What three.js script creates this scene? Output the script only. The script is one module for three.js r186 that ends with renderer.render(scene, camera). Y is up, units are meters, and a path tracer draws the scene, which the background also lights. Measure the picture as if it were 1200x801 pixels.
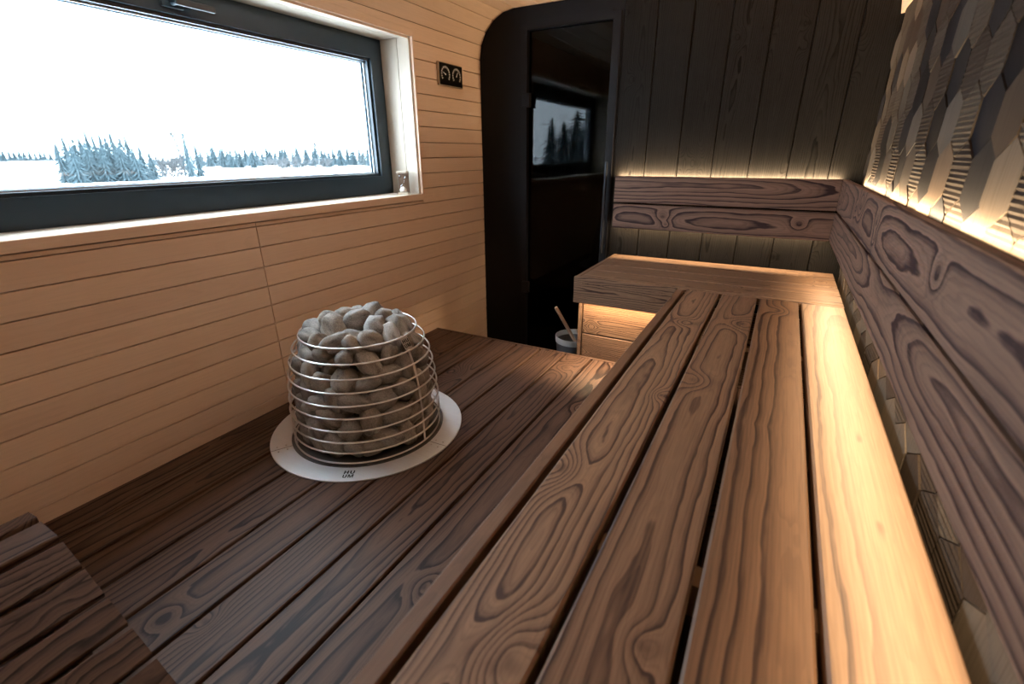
import * as THREE from 'three';
import { mergeGeometries, toCreasedNormals } from 'three/addons/utils/BufferGeometryUtils.js';
import { RoundedBoxGeometry } from 'three/addons/geometries/RoundedBoxGeometry.js';
import { RectAreaLightUniformsLib } from 'three/addons/lights/RectAreaLightUniformsLib.js';
import { FontLoader } from 'three/addons/loaders/FontLoader.js';
import { TextGeometry } from 'three/addons/geometries/TextGeometry.js';

// ---------------------------------------------------------------- camera, sky, exposure
const scene = new THREE.Scene();
const EYE = 1.33;                                   // height of the lens above the floor
const camera = new THREE.PerspectiveCamera(71.3, 1200 / 801, 0.05, 900);
camera.position.set(0, EYE, 0);
camera.rotation.order = 'YXZ';
camera.rotation.set(-0.37604, 0.50001, -0.00595);
camera.focus = 1.9;
camera.userData.fStop = 3.2;
scene.add(camera);
camera.updateMatrixWorld();
scene.background = new THREE.Color().setRGB(0.86, 1.0, 1.12);   // even overcast winter sky
scene.backgroundIntensity = 19;
const renderer = new THREE.WebGLRenderer({ antialias: true });
renderer.toneMapping = THREE.LinearToneMapping;
renderer.toneMappingExposure = 1.0;
renderer.shadowMap.enabled = true;
RectAreaLightUniformsLib.init();
const LED_COLOR = new THREE.Color().setRGB(1.0, 0.72, 0.42);
const LED = { rightUp: 200, rightDown: 160, farUp: 420, farDown: 190, underBench: 720 };

// ---------------------------------------------------------------- helpers
let seed = 20240117;
function rnd() { seed |= 0; seed = seed + 0x6D2B79F5 | 0; let t = Math.imul(seed ^ seed >>> 15, 1 | seed); t = t + Math.imul(t ^ t >>> 7, 61 | t) ^ t; return ((t ^ t >>> 14) >>> 0) / 4294967296; }
const rr = (a, b) => a + (b - a) * rnd();
const Y = (rel) => EYE + rel;                       // heights were measured from the lens
function rayDir(px, py) {                           // direction through a pixel of the 1200 x 801 photograph
  const f = 400.5 / Math.tan(THREE.MathUtils.degToRad(71.3 / 2));
  return new THREE.Vector3((px - 600) / f, -(py - 400.5) / f, -1).applyQuaternion(camera.quaternion);
}
function onPlane(px, py, axis, value) {
  const d = rayDir(px, py), o = camera.position;
  return o.clone().addScaledVector(d, (value - o[axis]) / d[axis]);
}
const taken = {};
function numbered(name) { const n = taken[name] = (taken[name] ?? -1) + 1; return n ? name + '_' + String(n).padStart(3, '0') : name; }
function shade(o) { o.traverse((c) => { if (c.isMesh) { c.castShadow = true; c.receiveShadow = true; } }); return o; }
function tag(o, label, category, group, kind) {
  if (label) o.userData.label = label;
  if (category) o.userData.category = category;
  if (group) o.userData.group = group;
  if (kind) o.userData.kind = kind;
  return o;
}
function thing(name, label, category, pos = [0, 0, 0], group, kind) {
  const o = new THREE.Group(); o.name = numbered(name); o.position.set(...pos); scene.add(o);
  return tag(o, label, category, group, kind);
}
function part(name, geo, mat, parent, pos, rot) {
  const m = new THREE.Mesh(geo, mat); m.name = name; m.castShadow = m.receiveShadow = true;
  if (pos) m.position.set(...pos);
  if (rot) m.rotation.set(...rot);
  parent.add(m); return m;
}
function box(x0, x1, y0, y1, z0, z1) {
  const g = new THREE.BoxGeometry(Math.abs(x1 - x0), Math.abs(y1 - y0), Math.abs(z1 - z0));
  g.translate((x0 + x1) / 2, (y0 + y1) / 2, (z0 + z1) / 2); return g;
}
function join(list) { return mergeGeometries(list.map((g) => (g.index ? g.toNonIndexed() : g)).map((g) => { const h = g.clone(); for (const k of Object.keys(h.attributes)) if (!['position', 'normal', 'uv'].includes(k)) h.deleteAttribute(k); return h; })); }

// a board: length along local x, width along z, thickness along y, edges eased by c; uv runs 0..1 over texLen x texWid
function board(L, W, T, c = 0.002, texLen = L, texWid = W, uOff = 0, vOff = 0) {
  const a = W / 2, b = T / 2;
  const P = c > 0 ? [[-a + c, b], [a - c, b], [a, b - c], [a, -b + c], [a - c, -b], [-a + c, -b], [-a, -b + c], [-a, b - c]] : [[-a, b], [a, b], [a, -b], [-a, -b]];
  const n = P.length, pos = [], uv = [];
  const V = (x, p) => { pos.push(x, p[1], p[0]); uv.push((x + L / 2) / texLen + uOff, (p[0] + (p[1] - b) * Math.sign(p[0] || 1) * -1) / texWid + 0.5 + vOff); };
  for (let i = 0; i < n; i++) {
    const p = P[i], q = P[(i + 1) % n], h = L / 2;
    V(-h, p); V(-h, q); V(h, q); V(-h, p); V(h, q); V(h, p);
  }
  for (let i = 1; i < n - 1; i++) {
    V(-L / 2, P[0]); V(-L / 2, P[i + 1]); V(-L / 2, P[i]);
    V(L / 2, P[0]); V(L / 2, P[i]); V(L / 2, P[i + 1]);
  }
  const g = new THREE.BufferGeometry();
  g.setAttribute('position', new THREE.Float32BufferAttribute(pos, 3));
  g.setAttribute('uv', new THREE.Float32BufferAttribute(uv, 2));
  g.computeVertexNormals(); return g;
}

// ---------------------------------------------------------------- procedural wood
const HT = new Float32Array(65536); { let s = 9187; for (let i = 0; i < 65536; i++) { s = Math.imul(s, 1664525) + 1013904223 | 0; HT[i] = ((s >>> 8) & 0xffff) / 65535; } }
function noise(x, y, s) {
  const xi = Math.floor(x), yi = Math.floor(y), fx = x - xi, fy = y - yi;
  const u = fx * fx * (3 - 2 * fx), v = fy * fy * (3 - 2 * fy);
  const h = (i, j) => HT[(Math.imul(i, 374761) ^ Math.imul(j, 668265) ^ Math.imul(s, 97531)) * 31 & 65535];
  const a = h(xi, yi), b = h(xi + 1, yi), c = h(xi, yi + 1), d = h(xi + 1, yi + 1);
  return a + (b - a) * u + (c - a) * v + (a - b - c + d) * u * v;
}
const fbm = (x, y, s) => noise(x, y, s) * 0.6 + noise(x * 2.1, y * 2.1, s + 7) * 0.28 + noise(x * 4.3, y * 4.3, s + 13) * 0.12;
const sstep = (a, b, x) => { const t = Math.min(1, Math.max(0, (x - a) / (b - a))); return t * t * (3 - 2 * t); };
const srgb = (x) => 255 * (x <= 0.0031308 ? 12.92 * x : 1.055 * Math.pow(x, 1 / 2.4) - 0.055);
// a plain-sawn board cut off a log: rings are the distance to a wandering pith under the face
function woodTexture({ w, h, len, wid, s, light, dark, ring = 0.008, depth = 0.035, wander = 0.02, knots = 2, contrast = 0.85, fibre = 0.22, blotch = 0.25, pithOff = 0.02, edge = 0.5 }) {
  const data = new Uint8Array(w * h * 4), kn = [];
  let q = s * 7919 + 17; const r = () => { q = Math.imul(q, 1103515245) + 12345 | 0; return ((q >>> 9) & 0xffff) / 65535; };
  for (let i = 0; i < knots; i++) kn.push([r() * len, (r() - 0.5) * wid * 0.8, 0.018 + 0.03 * r(), r() < 0.5 ? 1 : 0.55]);
  for (let i = 0; i < w; i++) {
    const u = i / w * len;
    const vc = (noise(u * 0.5, 3.3, s) - 0.5) * 2 * (wid * 0.3 + pithOff), d = depth + (noise(u * 0.9, 9.1, s) - 0.5) * 2 * wander + (noise(u * 2.6, 5.1, s) - 0.5) * wander * 0.7;
    for (let j = 0; j < h; j++) {
      let v = (j / h - 0.5) * wid;
      const vv = v - vc + (fbm(u * 3, v * 14, s + 3) - 0.5) * 0.02;
      let D = Math.sqrt(vv * vv + d * d + 0.00004) + (fbm(u * 5, v * 26, s + 5) - 0.5) * 0.008 + (noise(u * 11, v * 48, s + 6) - 0.5) * 0.0045 + (noise(u * 34, v * 130, s + 8) - 0.5) * 0.0016;
      let core = 0;
      for (const k of kn) {
        const ku = (u - k[0]) / 1.5, kv = v - k[1], e2 = ku * ku + kv * kv;
        if (e2 < k[2] * k[2] * 9) { D += 1.35 * k[2] * Math.exp(-e2 / (k[2] * k[2] * 1.1)); core = Math.max(core, k[3] * (1 - sstep(0.12, 0.38, Math.sqrt(e2) / k[2] + (noise(u * 90, v * 90, s) - 0.5) * 0.15))); }
      }
      const t = D / ring, fr = t - Math.floor(t), vary = 0.55 + 0.45 * noise(Math.floor(t) * 1.7, u * 1.2, s + 21);
      const t3 = t * 3.7 + 0.3 * vary, f3 = t3 - Math.floor(t3);
      const fb = 0.75 + 0.5 * noise(u * 7, v * 420, s + 51);
      let late = (0.35 * sstep(0.05, 0.8, fr) + 0.75 * sstep(edge + 0.1, 0.92, fr)) * (1 - sstep(0.93, 1.0, fr)) * vary * fb + 0.16 * sstep(0.4, 0.95, f3) * (1 - sstep(0.95, 1, f3));
      const st = (noise(u * 9, v * 700, s + 31) - 0.5) + 0.6 * (noise(u * 28, v * 1500, s + 37) - 0.5);
      const bl = (fbm(u * 1.6, v * 11, s + 41) - 0.5) * 2;
      const m = Math.min(1, Math.max(0, late * contrast + core * 0.5 + bl * blotch * 0.35));
      const g = 1 + st * fibre + bl * blotch * 0.25;
      const o = (j * w + i) * 4;
      for (let c = 0; c < 3; c++) data[o + c] = Math.max(0, Math.min(255, srgb((light[c] + (dark[c] - light[c]) * m) * g)));
      data[o + 3] = 255;
    }
  }
  const t = new THREE.DataTexture(data, w, h); t.colorSpace = THREE.SRGBColorSpace; t.magFilter = THREE.LinearFilter; t.minFilter = THREE.LinearMipmapLinearFilter; t.generateMipmaps = true;
  t.wrapS = t.wrapT = THREE.MirroredRepeatWrapping; t.needsUpdate = true; return t;
}
function woodMaterial(tex, rough, bump, tint, spec = 0.6) {
  const m = new THREE.MeshPhysicalMaterial({ map: tex, bumpMap: tex, bumpScale: bump, roughness: rough, metalness: 0, specularIntensity: spec });
  if (tint) m.color.setRGB(...tint);
  return m;
}
const plain = (r, g, b, rough = 0.6, metal = 0) => new THREE.MeshStandardMaterial({ color: new THREE.Color().setRGB(r, g, b), roughness: rough, metalness: metal });

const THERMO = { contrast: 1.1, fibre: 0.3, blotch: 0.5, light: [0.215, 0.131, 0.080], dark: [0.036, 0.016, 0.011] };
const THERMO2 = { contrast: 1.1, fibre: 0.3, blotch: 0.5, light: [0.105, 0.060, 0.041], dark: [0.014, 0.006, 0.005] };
const benchTex = [
  { s: 11, ring: 0.0125, depth: 0.03, knots: 4 }, { s: 23, ring: 0.017, depth: 0.026, knots: 5 },
  { s: 37, ring: 0.021, depth: 0.045, wander: 0.035, knots: 3 }, { s: 41, ring: 0.02, depth: 0.06, wander: 0.03, knots: 2, contrast: 0.8 },
].map((o) => woodTexture({ w: 2048, h: 160, len: 2.7, wid: 0.135, ...THERMO, ...o }));
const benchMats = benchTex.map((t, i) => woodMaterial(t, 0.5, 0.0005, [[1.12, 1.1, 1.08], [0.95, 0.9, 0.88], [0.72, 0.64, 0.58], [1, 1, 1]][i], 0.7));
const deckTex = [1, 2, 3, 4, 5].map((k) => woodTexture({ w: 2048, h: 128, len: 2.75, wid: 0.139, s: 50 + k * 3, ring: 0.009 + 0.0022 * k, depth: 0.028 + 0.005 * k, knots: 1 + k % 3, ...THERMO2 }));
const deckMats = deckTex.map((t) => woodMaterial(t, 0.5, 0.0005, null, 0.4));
const backTex = [91, 97].map((s, i) => woodTexture({ w: 2048, h: 160, len: 3.2, wid: 0.138, s, ring: 0.019, depth: 0.03, wander: 0.035, knots: 8 - 2 * i, contrast: 1.25, fibre: 0.26, blotch: 0.5, light: [0.185, 0.112, 0.080], dark: [0.024, 0.010, 0.011] }));
const backMats = backTex.map((t) => woodMaterial(t, 0.6, 0.0006));
const endTex = [103, 107, 109].map((s) => woodTexture({ w: 1024, h: 128, len: 1.2, wid: 0.138, s, ring: 0.008, depth: 0.022, wander: 0.016, knots: 2, ...THERMO }));
const endMats = endTex.map((t) => woodMaterial(t, 0.55, 0.0005));
const wallTex = [211, 223, 227, 229].map((s) => woodTexture({ w: 1024, h: 64, len: 2.2, wid: 0.075, s, ring: 0.009, depth: 0.05, wander: 0.025, knots: 0, contrast: 0.28, fibre: 0.05, blotch: 0.12, light: [0.79, 0.585, 0.432], dark: [0.67, 0.48, 0.338] }));
const wallMats = []; for (const t of wallTex) for (const k of [0.96, 1.0, 1.035]) wallMats.push(woodMaterial(t, 0.5, 0.00012, [k, k * (1.0 + 0.015 * (k - 1) * 10), k]));
const revealMat = woodMaterial(woodTexture({ w: 512, h: 64, len: 2.2, wid: 0.1, s: 251, ring: 0.012, depth: 0.05, knots: 0, contrast: 0.2, fibre: 0.04, blotch: 0.08, light: [0.58, 0.51, 0.42], dark: [0.52, 0.45, 0.35] }), 0.5, 0.0001);
const darkTex = [307, 311, 313].map((s) => woodTexture({ w: 1024, h: 128, len: 2.1, wid: 0.168, s, ring: 0.0075, depth: 0.03, wander: 0.025, knots: 4, contrast: 0.8, fibre: 0.4, blotch: 0.4, light: [0.0150, 0.0136, 0.0125], dark: [0.0024, 0.0022, 0.0020] }));
const darkMats = darkTex.map((t) => woodMaterial(t, 0.6, 0.0012, null, 0.12));
const tileTex = [401, 409].map((s) => woodTexture({ w: 256, h: 256, len: 0.13, wid: 0.15, s, ring: 0.008, depth: 0.04, wander: 0.01, knots: 0, contrast: 0.5, fibre: 0.25, blotch: 0.3, light: [1, 1, 1], dark: [0.55, 0.5, 0.47] }));
const satinBlack = (v) => new THREE.MeshPhysicalMaterial({ color: new THREE.Color().setRGB(v, v, v * 1.2), roughness: 0.55, specularIntensity: 0.3 });
const blackMat = satinBlack(0.005);
const timber = plain(0.27, 0.18, 0.115, 0.7), alu = plain(0.5, 0.5, 0.5, 0.4, 0.8);
const voidMat = plain(0.02, 0.015, 0.012, 0.9);
const steel = new THREE.MeshStandardMaterial({ color: new THREE.Color().setRGB(0.62, 0.62, 0.61), roughness: 0.34, metalness: 1 });
const frameMat = plain(0.010, 0.026, 0.040, 0.38);

// ---------------------------------------------------------------- room dimensions (metres; heights from the lens through Y())
const XL = -1.731, XR = 0.30, ZF = -2.79, ZB = 0.62, CEIL = 0.757, R = 0.2335, DECK = -0.993, BENCH = -0.557, ZDECK = -2.21;
const FLOOR = 0, ZA = -6.0;                          // ZA: far wall of the anteroom behind the glass door
const PITCH = 0.0775, ROW0 = -0.2515;
const WIN = { z0: -2.125, z1: -0.285, y0: -0.199, y1: 0.533 };

// ---- left wall: core with two openings, boards as pieces
const wallLeft = thing('wall_left', 'light brown wall of narrow horizontal boards around the wide window', 'wall', [0, 0, 0], null, 'structure');
{
  const x0 = -1.96, x1 = XL - 0.016, top = Y(CEIL) + 0.06;
  const A = [Y(WIN.y0) - 0.02, Y(WIN.y1) + 0.02, WIN.z0 - 0.02, WIN.z1 + 0.02];
  part('wall_core', join([
    box(x0, x1, -0.1, top, ZF - 0.06, A[2]), box(x0, x1, -0.1, A[0], A[2], A[3]), box(x0, x1, A[1], top, A[2], A[3]), box(x0, x1, -0.1, top, A[3], ZB + 0.12),
    box(x0, x1, -0.1, top, ZA - 0.1, ZF - 0.06),
  ]), timber, wallLeft);
  const SEAM = -1.152, cache = {};
  const put = (za, zb, yc, hgt) => {
    const L = Math.abs(za - zb) - 0.003, v = Math.floor(rnd() * 4), key = L.toFixed(3) + hgt.toFixed(3) + v;
    const g = cache[key] ??= board(L, hgt - 0.0034, 0.016, 0.0012, 2.2, 0.075, v * 0.27, v * 0.19);
    part('board', g, wallMats[Math.floor(rnd() * wallMats.length)], wallLeft, [XL - 0.008, yc, (za + zb) / 2], [Math.PI / 2, 0, Math.PI / 2]);
  };
  const trimOut = { z0: WIN.z0 - 0.034, z1: WIN.z1 + 0.034, y0: WIN.y0 - 0.036, y1: WIN.y1 + 0.034 };
  for (let k = -14; k < 11; k++) {
    let a = ROW0 + k * PITCH, b = a + PITCH; a = Math.max(a, FLOOR - EYE); b = Math.min(b, CEIL - R);
    if (b - a < 0.012) continue;
    if (b <= trimOut.y0 + 0.002 || a >= trimOut.y1 - 0.02) { const yc = Y((a + b) / 2); if (b <= trimOut.y0 + 0.002) { put(ZF, SEAM, yc, b - a); put(SEAM, ZB, yc, b - a); } else put(ZF, ZB, yc, b - a); continue; }
    if (a < trimOut.y0 && trimOut.y0 - a > 0.008) { put(trimOut.z0, SEAM, Y((a + trimOut.y0) / 2), trimOut.y0 - a); put(SEAM, ZB, Y((a + trimOut.y0) / 2), trimOut.y0 - a); }
    put(ZF, trimOut.z0, Y((a + b) / 2), b - a); put(trimOut.z1, ZB, Y((a + b) / 2), b - a);
  }
}
// ---- ceiling: cove boards bending out of the wall, then flat boards
const ceiling = thing('ceiling', 'light brown boarded ceiling that curves down into the walls', 'ceiling', [0, 0, 0], null, 'structure');
{
  part('ceiling_core', join([box(-1.96, XR + 0.2, Y(CEIL) + 0.016, Y(CEIL) + 0.12, ZA - 0.1, ZB + 0.12)]), timber, ceiling);
  const L = ZB - ZF - 0.002, gs = [0, 1, 2].map((v) => board(L, PITCH - 0.0034, 0.016, 0.0012, 2.2, 0.075, v * 0.31, v * 0.17));
  const n = 5, step = Math.PI / 2 / n, chord = 2 * R * Math.sin(step / 2), gc = board(L, chord - 0.002, 0.014, 0.001, 2.2, 0.075, 0.4, 0.3);
  for (let i = 0; i < n; i++) for (const side of [-1, 1]) {
    const th = (i + 0.5) * step, cx = side < 0 ? XL + R : XR - R, rad = R * Math.cos(step / 2) + 0.007;
    const m = part('cove_board', gc, wallMats[Math.floor(rnd() * wallMats.length)], ceiling, [cx + side * rad * Math.cos(th), Y(CEIL - R) + rad * Math.sin(th), (ZB + ZF) / 2]);
    m.rotation.set(0, 0, side < 0 ? Math.PI / 2 - th : th - Math.PI / 2); m.rotateY(Math.PI / 2);
  }
  const x0 = XL + R, x1 = XR - R, cnt = Math.round((x1 - x0) / PITCH), w = (x1 - x0) / cnt;
  for (let i = 0; i < cnt; i++) part('ceiling_board', gs[i % 3], wallMats[Math.floor(rnd() * wallMats.length)], ceiling, [x0 + (i + 0.5) * w, Y(CEIL) + 0.008, (ZB + ZF) / 2], [0, Math.PI / 2, 0]);
}
// ---- floor and the wall behind the lens
tag(part('floor', box(-1.96, XR + 0.2, FLOOR - 0.12, FLOOR, ZA - 0.1, ZB + 0.12), plain(0.06, 0.05, 0.045, 0.6), scene), 'dark floor below the raised wooden deck', 'floor', null, 'structure');
const wallFront = thing('wall_front', 'boarded end wall facing the glass door', 'wall', [0, 0, 0], null, 'structure');
{
  part('wall_core', box(-1.96, XR + 0.2, FLOOR, Y(CEIL) + 0.02, ZB + 0.018, ZB + 0.12), timber, wallFront);
  const g = board(XR - XL, PITCH - 0.0034, 0.016, 0.0012, 2.2, 0.075);
  for (let y = FLOOR + PITCH / 2; y < Y(CEIL); y += PITCH) part('board', g, wallMats[Math.floor(rnd() * wallMats.length)], wallFront, [(XL + XR) / 2, y, ZB + 0.009], [Math.PI / 2, 0, 0]);
}
// ---- far wall: dark upright planks
const wallBack = thing('wall_back', 'black-stained wall of wide upright planks above the far bench', 'wall', [0, 0, 0], null, 'structure');
{
  part('wall_core', box(-0.86, XR + 0.2, FLOOR, Y(CEIL) + 0.02, ZF - 0.02, ZF - 0.1), darkMats[0], wallBack);
  const cuts = [-0.862]; for (let x = -0.690; x < XR + 0.05; x += 0.1727) cuts.push(x); cuts.push(XR + 0.03);
  const H = Y(CEIL) + 0.01 - FLOOR;
  for (let i = 0; i + 1 < cuts.length; i++) {
    const W = cuts[i + 1] - cuts[i] - 0.004; if (W < 0.02) continue;
    part('plank', board(H, W, 0.02, 0.0025, 2.1, 0.168, i * 0.23, i * 0.4), darkMats[i % 3], wallBack, [(cuts[i] + cuts[i + 1]) / 2, FLOOR + H / 2, ZF - 0.010], [Math.PI / 2, Math.PI / 2, 0]);
  }
}
// ---- right wall: hexagonal wooden tiles of three kinds
const wallRight = thing('wall_right', 'feature wall clad with weathered hexagonal wooden tiles', 'wall', [0, 0, 0], null, 'structure');
{
  part('wall_core', box(XR + 0.026, XR + 0.2, FLOOR, Y(CEIL) + 0.02, ZF - 0.1, ZB + 0.12), plain(0.05, 0.043, 0.036, 0.8), wallRight);
  const w = 0.1235, H = 0.1425, hw = w / 2, t = H / 4;
  const half = (y) => (Math.abs(y) < H / 2 - t ? hw : Math.max(0, hw * (H / 2 - Math.abs(y)) / t));
  function hexTile(depth, relief, kind) {           // local x: out of the wall, y up, z along
    const rows = [-H / 2], N = kind === 'ridged' ? 26 : 4;
    const ys = []; for (let i = 0; i <= N; i++) ys.push(-H / 2 + H * i / N + (i > 0 && i < N ? (noise(i * 7.7, depth * 900, 3) - 0.5) * H / N * 0.9 : 0)); if (kind !== 'ridged') { ys.splice(0, ys.length, -H / 2, -H / 2 + t, H / 2 - t, H / 2); }
    const pos = [], uv = [];
    const tri = (...ps) => { for (const p of ps) { pos.push(...p); uv.push(p[1] / 0.15 + 0.5, p[2] / 0.13 + 0.5 + (p[0] * 3)); } };
    const front = (y, z, i) => depth + (kind === 'ridged' ? ((i % 2 ? 1 : -0.2) * relief * (0.6 + 0.8 * noise(i * 3.1, z * 30, 7 + i))) : relief * (z / w) + relief * 0.6 * (y / H));
    const Z = [-1, -0.33, 0.33, 1], bev = kind === 'ridged' ? 0 : 0.0;
    for (let i = 0; i + 1 < ys.length; i++) {
      for (let k = 0; k < 3; k++) {
        const p = (ii, kk) => { const y = ys[ii], z = half(y) * Z[kk]; return [front(y, z, ii), y, z]; };
        const a = p(i, k), b = p(i, k + 1), c = p(i + 1, k + 1), d = p(i + 1, k);
        tri(a, c, b); tri(a, d, c);
      }
      for (const sd of [-1, 1]) {
        const y0 = ys[i], y1 = ys[i + 1], z0 = half(y0) * sd, z1 = half(y1) * sd;
        const a = [front(y0, z0, i), y0, z0], b = [front(y1, z1, i + 1), y1, z1], c = [0, y1, z1], d = [0, y0, z0];
        if (sd > 0) { tri(a, b, c); tri(a, c, d); } else { tri(a, c, b); tri(a, d, c); }
      }
    }
    const g = new THREE.BufferGeometry(); g.setAttribute('position', new THREE.Float32BufferAttribute(pos, 3)); g.setAttribute('uv', new THREE.Float32BufferAttribute(uv, 2));
    g.scale(-1, 1, 1);                              // tiles face into the room, towards -x
    for (let i = 0; i < g.attributes.position.count; i += 3) for (const at of [g.attributes.position, g.attributes.uv]) { const n = at.itemSize, A = at.array; for (let c = 0; c < n; c++) { const v = A[(i + 1) * n + c]; A[(i + 1) * n + c] = A[(i + 2) * n + c]; A[(i + 2) * n + c] = v; } }
    g.computeVertexNormals(); return g;
  }
  const geos = { smooth: [0.020, 0.021, 0.022].flatMap((d) => [hexTile(d, 0.0016, 'smooth'), hexTile(d, -0.002, 'smooth')]), dark: [0.0195, 0.0205].flatMap((d) => [hexTile(d, 0.0024, 'smooth'), hexTile(d, -0.0016, 'smooth')]), ridged: [0.0195, 0.0205].map((d) => hexTile(d, 0.0010, 'ridged')) };
  const mk = (cols, tex) => cols.map((c) => woodMaterial(tex, 0.75, 0.0006, c, 0.1));
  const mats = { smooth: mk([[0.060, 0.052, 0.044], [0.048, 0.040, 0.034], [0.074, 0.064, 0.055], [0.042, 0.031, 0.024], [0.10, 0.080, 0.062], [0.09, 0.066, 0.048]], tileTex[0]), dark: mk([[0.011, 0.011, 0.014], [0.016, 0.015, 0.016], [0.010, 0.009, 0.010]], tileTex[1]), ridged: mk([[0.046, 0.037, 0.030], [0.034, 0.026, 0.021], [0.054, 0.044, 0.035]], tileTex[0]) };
  const kinds = ['dark', 'smooth', 'ridged'], rest = [];
  for (let k = -5; k <= 7; k++) for (let j = -13; j <= 14; j++) {
    const z = -1.205 + 0.126 * j + (k & 1 ? 0.063 : 0), y = Y(-0.0507 + 0.109 * k);
    if (z < ZF + 0.03 || z > ZB - 0.07) continue;
    let kind = kinds[(((j + [0, 1, 0, 2][k & 3] + (k >> 2)) % 3) + 3) % 3]; if (rnd() < 0.3 && k !== 0) kind = kinds[Math.floor(rnd() * 3)];
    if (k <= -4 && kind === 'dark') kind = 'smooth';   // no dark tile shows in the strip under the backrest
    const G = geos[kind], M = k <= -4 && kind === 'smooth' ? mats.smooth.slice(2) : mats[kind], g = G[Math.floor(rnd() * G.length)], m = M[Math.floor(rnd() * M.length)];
    if (z > -0.05) { const c = g.clone(); c.translate(XR + 0.026, y, z); rest.push(c); continue; }
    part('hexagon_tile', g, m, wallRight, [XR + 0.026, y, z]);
  }
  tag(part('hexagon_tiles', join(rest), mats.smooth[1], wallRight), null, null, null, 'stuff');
}
// ---- anteroom shell behind the glass
{
  const m = plain(0.05, 0.032, 0.024, 0.7);
  tag(part('wall_anteroom_right', box(XR - 0.02, XR + 0.2, FLOOR, Y(CEIL) + 0.02, ZA - 0.1, ZF - 0.1), m, scene), 'dark right wall of the anteroom behind the glass', 'wall', null, 'structure');
  tag(part('wall_anteroom_end', box(XL - 0.02, XR - 0.02, FLOOR, Y(CEIL) + 0.02, ZA - 0.1, ZA), m, scene), 'dark end wall of the anteroom behind the glass', 'wall', null, 'structure');
  tag(part('wall_anteroom_left', box(XL - 0.018, XL, FLOOR, Y(CEIL), ZA, ZF - 0.06), m, scene), 'dark left wall of the anteroom behind the glass', 'wall', null, 'structure');
  const ac = thing('ceiling_anteroom', 'dim boarded ceiling of the anteroom behind the glass', 'ceiling', [0, 0, 0], null, 'structure');
  const g = board(ZF - ZA - 0.07, 0.135, 0.014, 0.002, 2.2, 0.14);
  for (let x = XL + 0.07; x < XR - 0.05; x += 0.14) part('ceiling_board', g, wallMats[Math.floor(rnd() * 12)], ac, [x, Y(CEIL) + 0.008, (ZF + ZA) / 2 - 0.035], [0, Math.PI / 2, 0]);
}

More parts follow.
